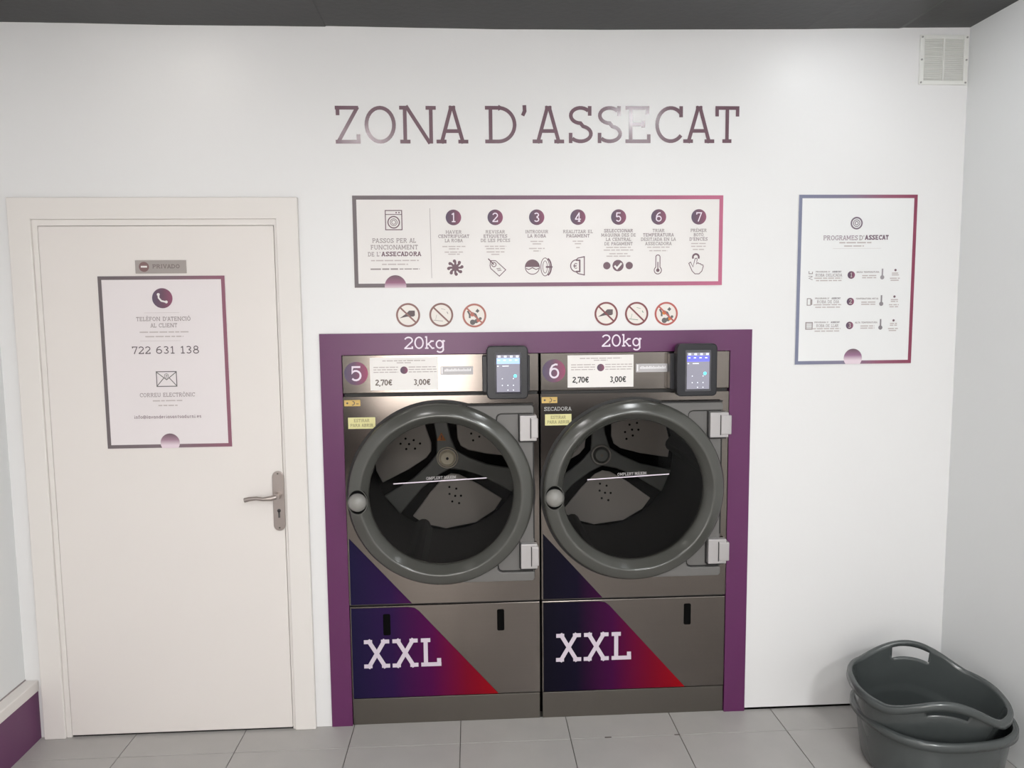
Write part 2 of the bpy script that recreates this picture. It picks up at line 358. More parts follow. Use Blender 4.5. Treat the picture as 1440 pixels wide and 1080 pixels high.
# low ledge along the left wall: purple front, white cap
bb = struct('baseboard_left', MB().box(XL, -1.708, YB, -.001, 0, .195), PURPB)
tag(build('cap', MB().box(XL, -1.7035, YB, -.001, .195, .238), DOORF, bb, bevel=.004), label='white cap strip')
struct('leak_blocker', MB().box(XL-.1, XR+.1, .95, 1.0, -.06, 2.8).box(XL-.1, XL-.05, .06, .95, -.06, 2.8).box(XR+.05, XR+.1, .06, .95, -.06, 2.8).box(XL-.1, XR+.1, .06, .95, 2.75, 2.8).box(XL-.1, XR+.1, .06, .95, -.06, -.004), BLACK)  # unseen black box, added behind the wall to keep light from leaking in
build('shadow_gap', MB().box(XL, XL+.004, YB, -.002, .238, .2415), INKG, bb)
for cx_, cy_, w_ in ((.5275, -.1575, .013), (.8015, -.1590, .011)):
    build('tile_chip', MB().box(cx_-w_, cx_+w_, cy_-.0035, cy_+.0035, -.001, .0003), mat('chip', (96, 90, 84), .8), f0)
# purple surround of the recess
fr = MB().prism([(-.568,0),(DX0+.003,0),(DX0+.003,DZ-.002),(DX1-.003,DZ-.002),(DX1-.003,0),(1.127,0),(1.127,1.584),(-.568,1.584)], -.006, .03)
struct('trim_2', fr, PURP)
for nm, x in (('dryer at the left', -.166), ('dryer at the right', .604)):
    mb = text(MB(), '20kg', x, 1.546, .048, -.0072, t=.115, width=.158, gap=.06)
    tag(build('weight_lettering', mb, WHITEP, origin=(x, -.007, 1.52)), 'white 20kg lettering on the purple surround above the '+nm, 'lettering', 'capacity lettering above the dryers')

# white door with frame
d = tag(thing('door_1', (-1.16, 0, 0), None, None), kind='structure')
fm = MB().prism([(-1.687,0),(-1.605,0),(-1.605,2.018),(-.712,2.018),(-.712,0),(-.630,0),(-.630,2.098),(-1.687,2.098)], -.020, 0)
build('door_frame', fm, DOORF, d, bevel=.003)
build('door_stop', MB().prism([(-1.605,.0),(-1.585,.0),(-1.585,1.995),(-.722,1.995),(-.722,.0),(-.712,.0),(-.712,2.018),(-1.605,2.018)], -.011, 0), DOORF, d, bevel=.002)
build('door_leaf', MB().box(-1.5835, -.7235, -.013, 0, .009, 1.9935), DOORW, d, bevel=.003)
build('threshold_gap', MB().box(-1.585, -.722, -.004, 0, 0, .0085), DARKM, d)
hx = -.7415
pl = MB().prism([(hx+.0225*cos(a), 1.033+.0225*sin(a)) for a in [pi*i/12 for i in range(13)]]+[(hx+.0225*cos(a), .842+.0225*sin(a)) for a in [pi+pi*i/12 for i in range(13)]], -.021, -.013)
hp = build('handle_plate', pl, NICKEL, d, bevel=.002)
sc = MB().cyl(hx, 1.046, .0035, -.0225, -.0205, 12).cyl(hx, .832, .0035, -.0225, -.0205, 12)
build('screw', sc, STEELD, hp)
build('keyhole', MB().cyl(hx, .900, .007, -.0225, -.0205, 16).box(hx-.0035, hx+.0035, -.0225, -.0205, .872, .900), INKD, hp)
lv = MB().cyl(hx-.003, .960, .0135, -.050, -.021, 20)
lv.tube([(hx-.004,-.046,.960),(hx-.02,-.054,.957),(hx-.05,-.056,.955),(hx-.075,-.056,.959),(hx-.10,-.056,.957),(hx-.12,-.054,.952)], [.010,.010,.0075,.0075,.0085,.009])
build('lever', lv, NICKEL, d, smooth=True)

# ---------------------------------------------------------------- ceiling lamps
for i, (x, y, r, e, cc) in enumerate(LAMPS):
    where = ['above the white door', 'above the programme notice', 'in front of the big wall title', 'in the middle left of the room', 'over the middle of the room behind the viewer', 'near the right wall behind the viewer', 'near the left wall at the glazed entrance', 'added close to the rear wall on the right to brighten it', 'added above the glazed entrance to brighten the rear wall'][i]
    t = thing('ceiling_lamp', (x, y, 2.735), 'round white ceiling lamp '+where, 'lamp', 'flush lamps on the black ceiling')
    mb = MB(); nn = 32
    def rings(prof):
        m_ = MB(); k = len(prof)
        for a in range(nn): m_.v += [(x+q*cos(2*pi*a/nn), y+q*sin(2*pi*a/nn), z) for q, z in prof]
        for a in range(nn):
            for j in range(k-1): m_.f.append((a*k+j, ((a+1) % nn)*k+j, ((a+1) % nn)*k+j+1, a*k+j+1))
        return m_
    build('base', rings([(0, 2.734), (r, 2.734), (r, 2.722), (r*.94, 2.720)]), DOORF, t, smooth=True)
    dm = bpy.data.materials.new('lamp_diffuser'); dm.use_nodes = True
    b = dm.node_tree.nodes['Principled BSDF']; b.inputs['Base Color'].default_value = (.8, .8, .8, 1)
    b.inputs['Emission Color'].default_value = (*cc, 1); b.inputs['Emission Strength'].default_value = e*LAMP_E
    build('diffuser', rings([(r*.94, 2.722), (r*.98, 2.716), (r*.92, 2.709), (r*.6, 2.705), (0.001, 2.704)]), dm, t, smooth=True)

# ---------------------------------------------------------------- big title on the wall
TC = mat('title_vinyl', (112, 86, 96), .16, spec=.6)
tt = thing('wall_title', (.287, -.001, 2.298), 'large plum slab-serif lettering ZONA D\'ASSECAT high on the white wall', 'lettering')
U = .00272; X0 = -.484
spans = [('Z',471.5,505.5),('O',511.5,554.5),('N',559.5,610.5),('A',610.2,654.4),('D',678,722),("'",729,737),('A',744.4,788.7),('S',794.8,829),('S',835.7,870.6),('E',875.7,911.5),('C',918,958),('A',958.3,1003),('T',1004,1038.5)]
for ch, a, b in spans:
    w_, st = glyph(ch, .1); x0 = X0+(a-471)*U; sx = (b-a)*U/w_; cap = .138
    zb = 2.2975+(x0-X0)*.0045
    mb = MB()
    for s_ in st:
        pts = [(x0+q*sx, zb+p*cap) for q, p in s_]
        cl = len(pts) > 8 and (Vector(pts[0])-Vector(pts[-1])).length < 1e-6
        mb.line(pts[:-1] if cl else pts, .0138, -.0015, cl)
    build('letter', mb, TC, tt)

# ---------------------------------------------------------------- notices
def frame_print(mb, x0, x1, z0, z1, w_, y):
    return mb.add([(x0,y,z0),(x1,y,z0),(x1,y,z1),(x0,y,z1),(x0+w_,y,z0+w_),(x1-w_,y,z0+w_),(x1-w_,y,z1-w_),(x0+w_,y,z1-w_)],
                  [(0,1,5,4),(1,2,6,5),(2,3,7,6),(3,0,4,7)])
DOT = lambda nm, r: grad(nm, [(0, (92, 82, 100)), (.55, (112, 82, 98)), (1, (142, 84, 108))], -r, r)
def badge(parent, ch, x, z, r, y, m=None, digit=WHITEP, scale=1.1, t=.14):
    o = build('number_badge', MB().disc(x, z, r, y, 40), m or DOT('badge_gradient', r), parent, origin=(x, y, z))
    build('digit', text(MB(), ch, x, z, r*scale, y-.0004, t=t), digit, o)
    return o
def semicircle(parent, x, z, r, zclip, y, pale):
    a = math.asin(max(-1, min(1, (zclip-z)/r)))
    pts = [(x+r*cos(a+(pi-2*a)*i/24), z+r*sin(a+(pi-2*a)*i/24)) for i in range(25)]
    build('semicircle_mark', MB().flat(pts, y), grad('mark_gradient', [(0, (222, 205, 214)), (.45, pale), (1, (112, 92, 100))], -r*.25, r, axis=2), parent, origin=(x, y, z))

# --- long instruction banner
YN = -.004
bn = thing('instruction_banner', (.287, 0, 1.757), 'long white board of seven numbered drying steps with a dark to mauve border', 'sign')
bx0, bx1, bz0, bz1 = -.4285, 1.0025, 1.757, 2.106
build('board', MB().box(bx0, bx1, YN, 0, bz0, bz1), BOARD, bn)
build('border', frame_print(MB(), bx0+.001, bx1-.001, bz0+.002, bz1-.001, .0150, YN-.0004),
      grad('banner_hazed_print', [(0, (116, 108, 110)), (.35, (120, 100, 112)), (.62, (134, 96, 116)), (1, (184, 104, 132))], -.7, .7), bn)  # slate to mauve print, its colours faded by painted-in haze
def BX(p): return -.272+(p-555)*.002752
def BZ(p): return 2.0255-(p-305)*.002693
P = .00275
YT = YN-.0006
ln = MB(); ln.line([(BX(604.5), BZ(293)), (BX(605.5), BZ(391))], .0016, YT); build('divider', ln, INKG, bn)
for s_, x_, z_, c_, w_ in (('PASSOS PER AL', 554.5, 338, .0172, 60), ('FUNCIONAMENT', 554.5, 347.3, .0172, 65), ("DE L'", 526.5, 357, .0165, 17)):
    build('heading', text(MB(), s_, BX(x_), BZ(z_), c_, YT, t=.15, width=w_*P), INKG, bn)
h2 = text(MB(), 'ASSECADORA', BX(564), BZ(356.8), .0172, YT, t=.2, width=55*P); build('heading', h2, INK, bn)
sm = MB(); fine(sm, BX(555), BZ(366), 66*P, .0045, YT); fine(sm, BX(555), BZ(371.3), 36*P, .0045, YT); build('small_print', sm, INKL, bn)
sm = MB(); fine(sm, BX(540), BZ(378), 38*P, .0055, YT); fine(sm, BX(575), BZ(378), 28*P, .004, YT); build('small_print', sm, INKG, bn)
semicircle(bn, BX(555), BZ(402), 15*P, bz0+.001, YN-.0012, (150, 104, 128))
# washer pictogram
ic = MB(); wx, wz = BX(554.5), BZ(309.5)
ic.line([(wx-.031, wz-.036), (wx+.031, wz-.036), (wx+.031, wz+.036), (wx-.031, wz+.036)], .0034, YT, True)
ic.line([(wx-.031, wz+.021), (wx+.031, wz+.021)], .0028, YT); ic.ring(wx, wz-.008, .0215, .0042, YT)
for q in (.013, .0075): ic.ring(wx, wz-.008, q, .0022, YT, 20)
ic.disc(wx+.010, wz+.028, .003, YT, 10); ic.disc(wx+.021, wz+.028, .003, YT, 10)
build('washer_icon', ic, INK, bn)
steps = [
 (637, ['HAVER', 'CENTRIFUGAT*', 'LA ROBA'], [22, 43, 25], [(346.7, 32), (350, 14), (354.6, 26), (357.5, 16)]),
 (695, ['REVISAR', 'ETIQUETES*', 'DE LES PECES'], [27, 33, 41], [(346.7, 30), (350, 26), (354.6, 25), (358, 12)]),
 (753, ['INTRODUIR', 'LA ROBA*'], [32, 26], [(340, 18), (343.5, 12), (350, 22), (353.5, 10)]),
 (811, ['REALITZAR EL', 'PAGAMENT*'], [42, 33], [(340, 15), (343.5, 9), (349, 5)]),
 (868.5, ['SELECCIONAR*', 'M\u00c0QUINA DES DE', 'LA CENTRAL', 'DE PAGAMENT'], [41, 49, 36, 40], [(349, 35), (352.8, 42), (358, 26), (361.5, 34)]),
 (925.5, ['TRIAR', 'TEMPERATURA*', 'DESITJADA EN LA', 'ASSECADORA'], [17, 44, 50, 38], [(349, 32), (354, 26)]),
 (983, ['PR\u00c9MER', 'BOT\u00d3', "D'ENC\u00c9S*"], [23, 14, 26], [(344, 21), (348, 21), (352.5, 16)])]
for i, (px, lines, ws, smalls) in enumerate(steps):
    badge(bn, str(i+1), BX(px), BZ(306), .0295, YT, t=.12, scale=1.2)
    lg = MB(); dk = MB()
    for j, (s_, wd) in enumerate(zip(lines, ws)):
        text(dk if s_.endswith('*') else lg, s_.rstrip('*'), BX(px), BZ((326.3 if i < 4 else 325.2)+j*(6.0 if i < 4 else 6.2)), .0125, YT, t=.17, width=wd*P)
    if lg.v: build('step_text', lg, INKG, bn)
    build('step_text', dk, mat('ink_mid', (136, 122, 126), .5), bn)
    sm = MB()
    for z_, wd in smalls: fine(sm, BX(px), BZ(z_), wd*P, .0042, YT)
    build('small_print', sm, INKL, bn)
def icon(px, py, fn, m=INK):
    mb = MB(); cx, cz = BX(px), BZ(py)
    q = lambda a, b: (cx+a*P, cz+b*P*.98)
    fn(mb, q, cx, cz); build('step_icon', mb, m, bn, origin=(cx, YT, cz))
def ic1(mb, q, cx, cz):
    mb.disc(cx, cz, 4.6*P, YT, 20)
    for k in range(8):
        a = pi/4*k+pi/2; mb.line([q(0, 0), q(9*cos(a), 9*sin(a))], 3.1*P, YT)
        mb.disc(*q(9.3*cos(a+.12), 9.3*sin(a+.12)), 2.3*P, YT, 12)
icon(638.5, 376.5, ic1)
def ic2(mb, q, cx, cz):
    mb.line([q(-10, 3), q(-9, 10), q(-2, 10), q(12, -3), q(3, -12), q(-9, -1)], 1.1*P, YT, True)
    mb.ring(*q(-4.5, 4.5), 3*P, 1.1*P, YT, 16); mb.line([q(-12.5, 13), q(-4.5, 4.5)], 1.5*P, YT)
    for k in range(3): mb.line([q(-1+k*.8, -1.2-k*1.6), q(4.5+k*.8, -.6-k*1.6)], .7*P, YT)
icon(697, 377, ic2)
def ic3(mb, q, cx, cz):
    mb.ring(*q(-8, 0), 10*P, 1.1*P, YT); mb.disc(*q(-8, 0), 10*P, YT, 24, 0, pi)
    mb.line([q(-17, -2), q(-13, -3.5), q(-8, -1), q(-3, -3.5), q(1, -2)], 1.2*P, YT)
    mb.ring(*q(10, 0), 6*P, 1*P, YT, rz=12.5*P); mb.ring(*q(12, 0), 6.5*P, 2.2*P, YT, 20, rz=12*P, a0=-1.3, a1=1.3)
    mb.ring(*q(10, 0), 3.2*P, .8*P, YT, rz=8.5*P); mb.line([q(11, 0), q(20, 0)], 2.4*P, YT); mb.flat([q(17, -3.5), q(21, 0), q(17, 3.5)], YT-.0001)
icon(754.5, 376.3, ic3)
def ic4(mb, q, cx, cz):
    mb.line([q(-4, 8), q(-1, 11), q(8, 13), q(8, -13), q(-1, -11), q(-4, -8)], 1.4*P, YT)
    mb.line([q(-4, 8), q(1.5, 8), q(1.5, -8), q(-4, -8)], 2.0*P, YT); mb.ring(*q(-3, 0), 8.4*P, 1.4*P, YT, 20, a0=pi/2, a1=3*pi/2)
    text(mb, '\u20ac', cx-4.5*P, cz, 8*P, YT, t=.12)
icon(812, 375, ic4)
def ic5(mb, q, cx, cz):
    mb.disc(cx, cz, 8*P, YT); mb.disc(*q(-16, 0), 5.2*P, YT, 24); mb.disc(*q(16, 0), 5.2*P, YT, 24)
icon(868, 375, ic5)
build('tick_mark', MB().line([(BX(863), BZ(375)), (BX(866.5), BZ(379)), (BX(873), BZ(371.5))], .0075, YT-.0004), BOARD, bn)
def ic6(mb, q, cx, cz):
    mb.line([q(-3, -4)]+[q(-3, 11)]+[q(3*cos(a), 11+3*sin(a)) for a in [pi-pi*i/8 for i in range(1, 8)]]+[q(3, 11), q(3, -4)], 1.2*P, YT)
    mb.ring(*q(0, -8), 5.2*P, 1.2*P, YT, 24, a0=radians(128), a1=radians(412)); mb.disc(*q(0, -8), 2.5*P, YT, 16); mb.line([q(0, -8), q(0, 4)], 1.4*P, YT)
icon(925, 374, ic6)
def ic7(mb, q, cx, cz):
    mb.line([q(-11, 2), q(-8.5, 4), q(-5, -3), q(-2, 9), q(0, 9.5), q(1, 8), q(0, 1), q(2, 3), q(4, 1.5), q(6, 1.5), q(7, 0), q(9, 0), q(10, -2), q(8, -9), q(4, -13), q(-2, -13), q(-6, -9)], 1.1*P, YT, True)
    mb.ring(*q(-1, 11), 4.3*P, 2.6*P, YT, 16, a0=-.5, a1=pi+.5)
icon(980.5, 374.5, ic7)

# --- contact notice on the door
def D1(p): return 1.7262-(p-419)*.002712
Q = .00265; YD = -.017; YDT = YD-.0006; xc = -1.1435
n1 = thing('contact_notice', (xc, -.013, 1.154), 'white notice on the door with phone icon, number and envelope, dark to plum border', 'sign')
build('board', MB().box(-1.3775, -.9095, YD, -.013, 1.154, 1.809), mat('board_door', (222, 215, 216), .4), n1)
build('border', frame_print(MB(), -1.3765, -.9105, 1.1555, 1.808, .0135, YD-.0004),
      grad('contact_hazed_print', [(0, (108, 100, 102)), (.55, (122, 106, 112)), (1, (140, 92, 108))], -.234, .234), n1)  # real print gradient with the washed-out haze mixed into its colours
o = build('phone_badge', MB().disc(xc, D1(419.5), .0375, YDT, 48), DOT('phone_gradient', .0375), n1, origin=(xc, YDT, D1(419.5)))
ph = MB(); z = D1(419.5)
ph.line([(xc-.014, z+.013), (xc-.013, z+.001), (xc-.004, z-.010), (xc+.012, z-.014)], .0062, YDT-.0004)
ph.disc(xc-.014, z+.014, .0055, YDT-.0004, 14); ph.disc(xc+.014, z-.014, .0055, YDT-.0004, 14)
build('receiver', ph, BOARD, o)
for s_, z_, w_ in (("TEL\u00c8FON D'ATENCI\u00d3", 448, .200), ('AL CLIENT', 457, .0985), ('CORREU ELECTR\u00d2NIC', 554.3, .205)):
    build('heading', text(MB(), s_, xc, D1(z_), .0155, YDT, t=.14, width=w_), INKG, n1)
sm = MB()
for p_, wd in ((466.3, 68), (472.5, 53), (562.6, 42), (569.3, 27)): fine(sm, xc, D1(p_), wd*Q, .0045, YDT)
sm.line([(xc-.09, D1(478.5)), (xc+.06, D1(478.5))], .001, YDT); sm.line([(xc-.07, D1(439.5)), (xc+.06, D1(439.5))], .001, YDT)
build('small_print', sm, INKL, n1)
NM = mat('ink_number', (100, 90, 94), .5)
for s_, dx in (('722', -.088), ('631', .0005), ('138', .0915)): build('phone_number', text(MB(), s_, xc+dx, D1(491.3), .0285, YDT, t=.125, width=.069), NM, n1)
ev = MB(); ez = D1(532); ev.line([(xc-.037, ez-.028), (xc+.037, ez-.028), (xc+.037, ez+.028), (xc-.037, ez+.028)], .0034, YDT, True)
ev.line([(xc-.036, ez+.026), (xc, ez-.003), (xc+.036, ez+.026)], .003, YDT)
ev.line([(xc-.036, ez-.026), (xc-.010, ez+.004)], .003, YDT); ev.line([(xc+.036, ez-.026), (xc+.010, ez+.004)], .003, YDT)
text(ev, '@', xc, ez+.014, .018, YDT, t=.1); build('envelope_icon', ev, mat('ink_env', (104, 100, 100), .5), n1)
build('mail_address', text(MB(), 'info@lavanderiasantsadurni.es', xc-.003, D1(585), .0125, YDT, t=.12, width=.250), INK, n1)
semicircle(n1, xc+.001, D1(622.5), .036, 1.1545, YD-.0012, (160, 130, 145))
# --- plaque above it
pq = build('door_plaque', MB().box(-1.237, -1.050, -.017, -.013, 1.8175, 1.8665), mat('plaque_grey', (160, 152, 148), .4, metal=.2), origin=(-1.1435, -.013, 1.8175), bevel=.001)
tag(pq, 'small grey plaque reading PRIVADO with a no-entry dot, above the door notice', 'sign')
ne = build('no_entry_dot', MB().disc(-1.2045, 1.842, .0185, -.0176, 28), mat('plaque_red', (122, 94, 94), .5), pq)
build('bar', MB().line([(-1.216, 1.8425), (-1.193, 1.8425)], .0065, -.0180), PAPER, ne)
build('lettering', text(MB(), 'PRIVADO', -1.1235, 1.8435, .0150, -.0176, t=.17, width=.100), mat('ink_plaque', (118, 106, 104), .5), pq)

# --- programme notice
def D2(p): return 1.9969-(p-314)*.002808
def E2(p): return 1.524+(p-1197)*.00288
n2 = thing('programme_notice', (1.542, 0, 1.4405), 'white notice of three drying programmes with a blue-grey to dark red border', 'sign')
build('board', MB().box(1.302, 1.7825, YN, 0, 1.4405, 2.108), mat('board_right', (226, 226, 226), .4), n2)
build('border', frame_print(MB(), 1.303, 1.7815, 1.4415, 2.107, .0135, YN-.0004),
      grad('programme_hazed_print', [(0, (124, 128, 150)), (.4, (128, 122, 142)), (.72, (146, 92, 112)), (1, (136, 66, 88))], -.24, .24), n2)  # printed gradient, paled in the colour to stand for haze
lg = MB(); zc = D2(314); lg.ring(1.5375, zc, .0215, .006, YT); lg.ring(1.5375, zc, .013, .003, YT, 24); lg.ring(1.5375, zc, .0065, .003, YT, 16)
build('drum_icon', lg, mat('ink_logo', (118, 104, 116), .5), n2)
build('heading', text(MB(), 'PROGRAMES', 1.4745, D2(334.2), .0185, YT, t=.15, width=.1385), mat('ink_p', (156, 140, 150), .5), n2)
build('heading', text(MB(), "D'", 1.560, D2(334.2), .0185, YT, t=.15, width=.020), INKG, n2); tx = MB(); text(tx, 'ASSECAT', 1.621, D2(333.8), .0185, YT, t=.22, width=.096); build('heading', tx, mat('ink_p2', (112, 90, 104), .5), n2)
sm = MB(); fine(sm, 1.535, D2(341), .130, .005, YT); fine(sm, 1.530, D2(345.6), .080, .0045, YT)
sm.line([(1.445, D2(349)), (1.64, D2(349))], .0008, YT)
for r_, (row, t1, t2) in enumerate([(386, 'ROBA DELICADA', 'BAIXA TEMPERATURA'), (423.3, 'ROBA DE DIA', 'TEMPERATURA MITJA'), (457, 'ROBA DE LLAR', 'ALTA TEMPERATURA')]):
    build('programme_text', text(MB(), t1, E2(1165), D2(row), .0115, YT, t=.13, width=.108 if r_ == 0 else .09), INKG, n2)
    build('programme_text', text(MB(), t2, E2(1220), D2(row-4), .0062, YT, t=.2, width=.092), INKG, n2)
    build('programme_text', text(MB(), "PROGRAMA D'", E2(1156.5), D2(row-4.8), .0058, YT, t=.2, width=.058), INKG, n2)
    build('programme_text', text(MB(), 'ASSECAT', E2(1176), D2(row-4.8), .0065, YT, t=.24, width=.036), mat('ink_bold', (120, 112, 118), .5), n2)
    for dz, wd, xx in ((4.2, 39, 1164), (7.6, 36, 1165), (1, 20, 1222), (4, 20, 1222), (-2.2, 10, 1259), (.3, 10, 1259), (5, 14, 1258.5), (7.8, 12, 1258.5)): fine(sm, E2(xx), D2(row+dz), wd*.00288, .0042, YT)
    badge(n2, str(r_+1), E2(1196.5), D2(row), .0150, YT, DOT('p_badge', .015), INKL, 1.2, .15)
    th = MB(); cx = E2(1240.5); cz = D2(row+3.5); th.disc(cx, cz, .0085, YT, 16); th.line([(cx, cz), (cx, cz+.034)], .0062, YT)
    build('thermometer_icon', th, mat('ink_th', (128+10*(2-r_), 122+10*(2-r_), 126+10*(2-r_)), .5), n2)
    th = MB(); th.disc(E2(1259), D2(row-6.5), .0048, YT, 12); build('bullet', th, INK, n2)
    gi = MB(); cx = E2(1139); cz = D2(row)
    if r_ == 0:
        gi.line([(cx-.006, cz+.016), (cx-.006, cz+.006), (cx+.008, cz+.006), (cx+.008, cz+.014)], .003, YT); gi.line([(cx-.008, cz-.004), (cx+.008, cz-.004)], .0022, YT); gi.line([(cx+.009, cz-.018), (cx-.006, cz-.012), (cx+.008, cz-.006)], .0025, YT)
    elif r_ == 1:
        gi.line([(cx-.010, cz-.013), (cx-.010, cz+.013), (cx+.004, cz+.013), (cx+.004, cz-.013)], .003, YT, True); gi.line([(cx+.008, cz+.010), (cx+.008, cz-.012)], .005, YT)
    else:
        gi.line([(cx-.013, cz-.013), (cx+.013, cz-.013), (cx+.013, cz+.013), (cx-.013, cz+.013)], .004, YT, True)
        for k in range(3): gi.line([(cx-.012, cz-.007+k*.007), (cx+.012, cz-.007+k*.007)], .002, YT)
    build('garment_icon', gi, INKG, n2)
build('small_print', sm, INKL, n2)
semicircle(n2, 1.540, D2(503.5), .0375, 1.4412, YN-.0012, (150, 112, 140))

# ---------------------------------------------------------------- prohibition stickers
SX = [(-.2270, 1.6530, 0), (-.0995, 1.6525, 1), (.0285, 1.6490, 2), (.5440, 1.6510, 0), (.6645, 1.6500, 1), (.7820, 1.6490, 2)]
for i, (x, z, k) in enumerate(SX):
    side = 'left' if i < 3 else 'right'
    what = ['crossing out a dark wedge-shaped garment', 'crossing out a faint outlined garment', 'crossing out small multicoloured toys'][k]
    t = thing('prohibition_sticker', (x, 0, z), 'round red-ringed sticker %s, above the %s dryer' % (what, side), 'sticker', 'prohibition stickers above the dryers')
    if i < 3: rc = mat('ring_left', [(136, 100, 96), (132, 98, 94), (168, 106, 96)][k], .5)
    else: rc = mat('ring_right', [(126, 66, 70), (122, 62, 66), (176, 88, 82)][k], .5)
    R_ = .0425
    build('backing', MB().cyl(x, z, R_+.004, -.001, 0, 40), mat('sticker_white', (226, 220, 214), .45), t)
    pc = MB(); y = -.0016
    if k == 0:
        pc.flat([(x-.033, z-.012), (x-.004, z-.006), (x+.020, z-.006), (x+.026, z-.002), (x+.026, z+.017), (x+.004, z+.017), (x-.008, z+.005)], y); pm = mat('pict_dark', (92, 78, 80), .5)
    elif k == 1:
        pc.line([(x-.030, z-.020), (x+.006, z-.024)], .002, y); pc.line([(x+.022, z+.012), (x+.026, z+.004)], .003, y); pc.line([(x-.018, z+.0), (x-.022, z-.018)], .0012, y); pc.line([(x+.0, z+.024), (x+.016, z+.020)], .0015, y); pm = INKG if i < 3 else GREEN
    else:
        pc.disc(x-.007, z-.026, .0105, y, 20); pc.disc(x+.007, z-.022, .008, y, 16); pc.disc(x+.023, z-.012, .0055, y, 14); pc.flat([(x+.004, z+.016), (x+.013, z+.010), (x+.020, z+.018), (x+.012, z+.026)], y-.0001)
        pc.line([(x-.026, z+.018), (x-.018, z+.004), (x-.018, z-.010)], .007, y); pc.line([(x-.010, z+.010), (x+.004, z+.004), (x+.012, z-.014)], .008, y); pm = mat('pict_toy', (96, 92, 92), .5)
    build('pictogram', pc, pm, t)
    if k == 2:
        q = MB().disc(x-.008, z+.004, .008, y-.0003, 14); q.disc(x+.014, z-.020, .006, y-.0003, 14); build('pictogram', q, ORGD if i > 2 else REDO, t)
    build('ring', MB().ring(x, z, R_, .0072, -.0021, 48), rc, t)
    build('slash', MB().line([(x-R_*.72, z+R_*.70), (x+R_*.72, z-R_*.70)], .0062, -.0023), rc, t)

# ---------------------------------------------------------------- wall vent
v = thing('wall_vent', (1.862, 0, 2.525), 'white square louvred vent high on the wall beside the right corner', 'vent')
VM = mat('vent_white', (222, 222, 218), .5)
vf = MB(); 
def fr_rect(mb, x0, x1, z0, z1, xi0, xi1, zi0, zi1, y0, y1):
    mb.box(x0, xi0, y0, y1, z0, z1).box(xi1, x1, y0, y1, z0, z1).box(xi0, xi1, y0, y1, z0, zi0).box(xi0, xi1, y0, y1, zi1, z1); return mb
fr_rect(vf, 1.766, 1.9595, 2.527, 2.713, 1.784, 1.942, 2.543, 2.700, -.006, 0); vf.box(1.860, 1.866, -.006, 0, 2.543, 2.700)
build('frame', vf, VM, v, bevel=.001)
build('backing', MB().box(1.784, 1.942, -.0008, 0, 2.543, 2.700), mat('vent_back', (212, 212, 208), .8), v)
first = {}
for side, (a, b) in enumerate(((1.785, 1.859), (1.867, 1.941))):
    for k in range(19):
        z = 2.547+k*.0081
        if side not in first:
            first[side] = build('slat', MB().add([(a,-.005,z),(b,-.005,z),(b,-.001,z+.005),(a,-.001,z+.005),(a,-.0045,z-.0008),(b,-.0045,z-.0008),(b,-.0005,z+.0042),(a,-.0005,z+.0042)], [(0,1,2,3),(7,6,5,4),(0,4,5,1),(3,2,6,7)]), VM, v, origin=(a, 0, z))
        else:
            o = first[side].copy(); COL.objects.link(o); o.parent = v; o.location = Vector((a, 0, z))-ORIG[v.name]
for x in (1.7735, 1.9525):
    for z in (2.7045, 2.620, 2.5345): build('screw', MB().cyl(x, z, .0036, -.0085, -.006, 12), mat('screw_grey', (150, 148, 146), .5), v, origin=(x, -.006, z))

# ---------------------------------------------------------------- dryers
def panel_hole(mb, x0, x1, z0, z1, cx, cz, r, y0, y1, n=72):
    """rectangular sheet with a round hole"""
    out = []; inn = []
    ca = sorted([math.atan2(z-cz, x-cx) % (2*pi) for x in (x0, x1) for z in (z0, z1)])
    for a in sorted([2*pi*i/n for i in range(n)]+ca):
        dx, dz = cos(a), sin(a)
        t = min([(x1-cx)/dx if dx > 1e-9 else 1e9, (x0-cx)/dx if dx < -1e-9 else 1e9, (z1-cz)/dz if dz > 1e-9 else 1e9, (z0-cz)/dz if dz < -1e-9 else 1e9])
        out.append((cx+t*dx, cz+t*dz)); inn.append((cx+r*dx, cz+r*dz))
    k = len(out)
    vs = [(x, y0, z) for x, z in out]+[(x, y0, z) for x, z in inn]+[(x, y1, z) for x, z in out]+[(x, y1, z) for x, z in inn]
    fs = []
    for i in range(k):
        j = (i+1) % k
        fs += [(i, j, k+j, k+i), (2*k+i, 3*k+i, 3*k+j, 2*k+j), (i, 2*k+i, 2*k+j, j), (k+i, k+j, 3*k+j, 3*k+i)]
    return mb.add(vs, fs)
def rrect(x0, x1, z0, z1, r, n=6, corners='1111'):
    """corners: bottom left, bottom right, top right, top left"""
    pts = []
    for k, (cx, cz, a) in enumerate(((x0+r, z0+r, pi), (x1-r, z0+r, 1.5*pi), (x1-r, z1-r, 0), (x0+r, z1-r, .5*pi))):
        if corners[k] == '1': pts += [(cx+r*cos(a+pi/2*i/n), cz+r*sin(a+pi/2*i/n)) for i in range(n+1)]
        else: pts.append(((x0, x1, x1, x0)[k], (z0, z0, z1, z1)[k]))
    return pts
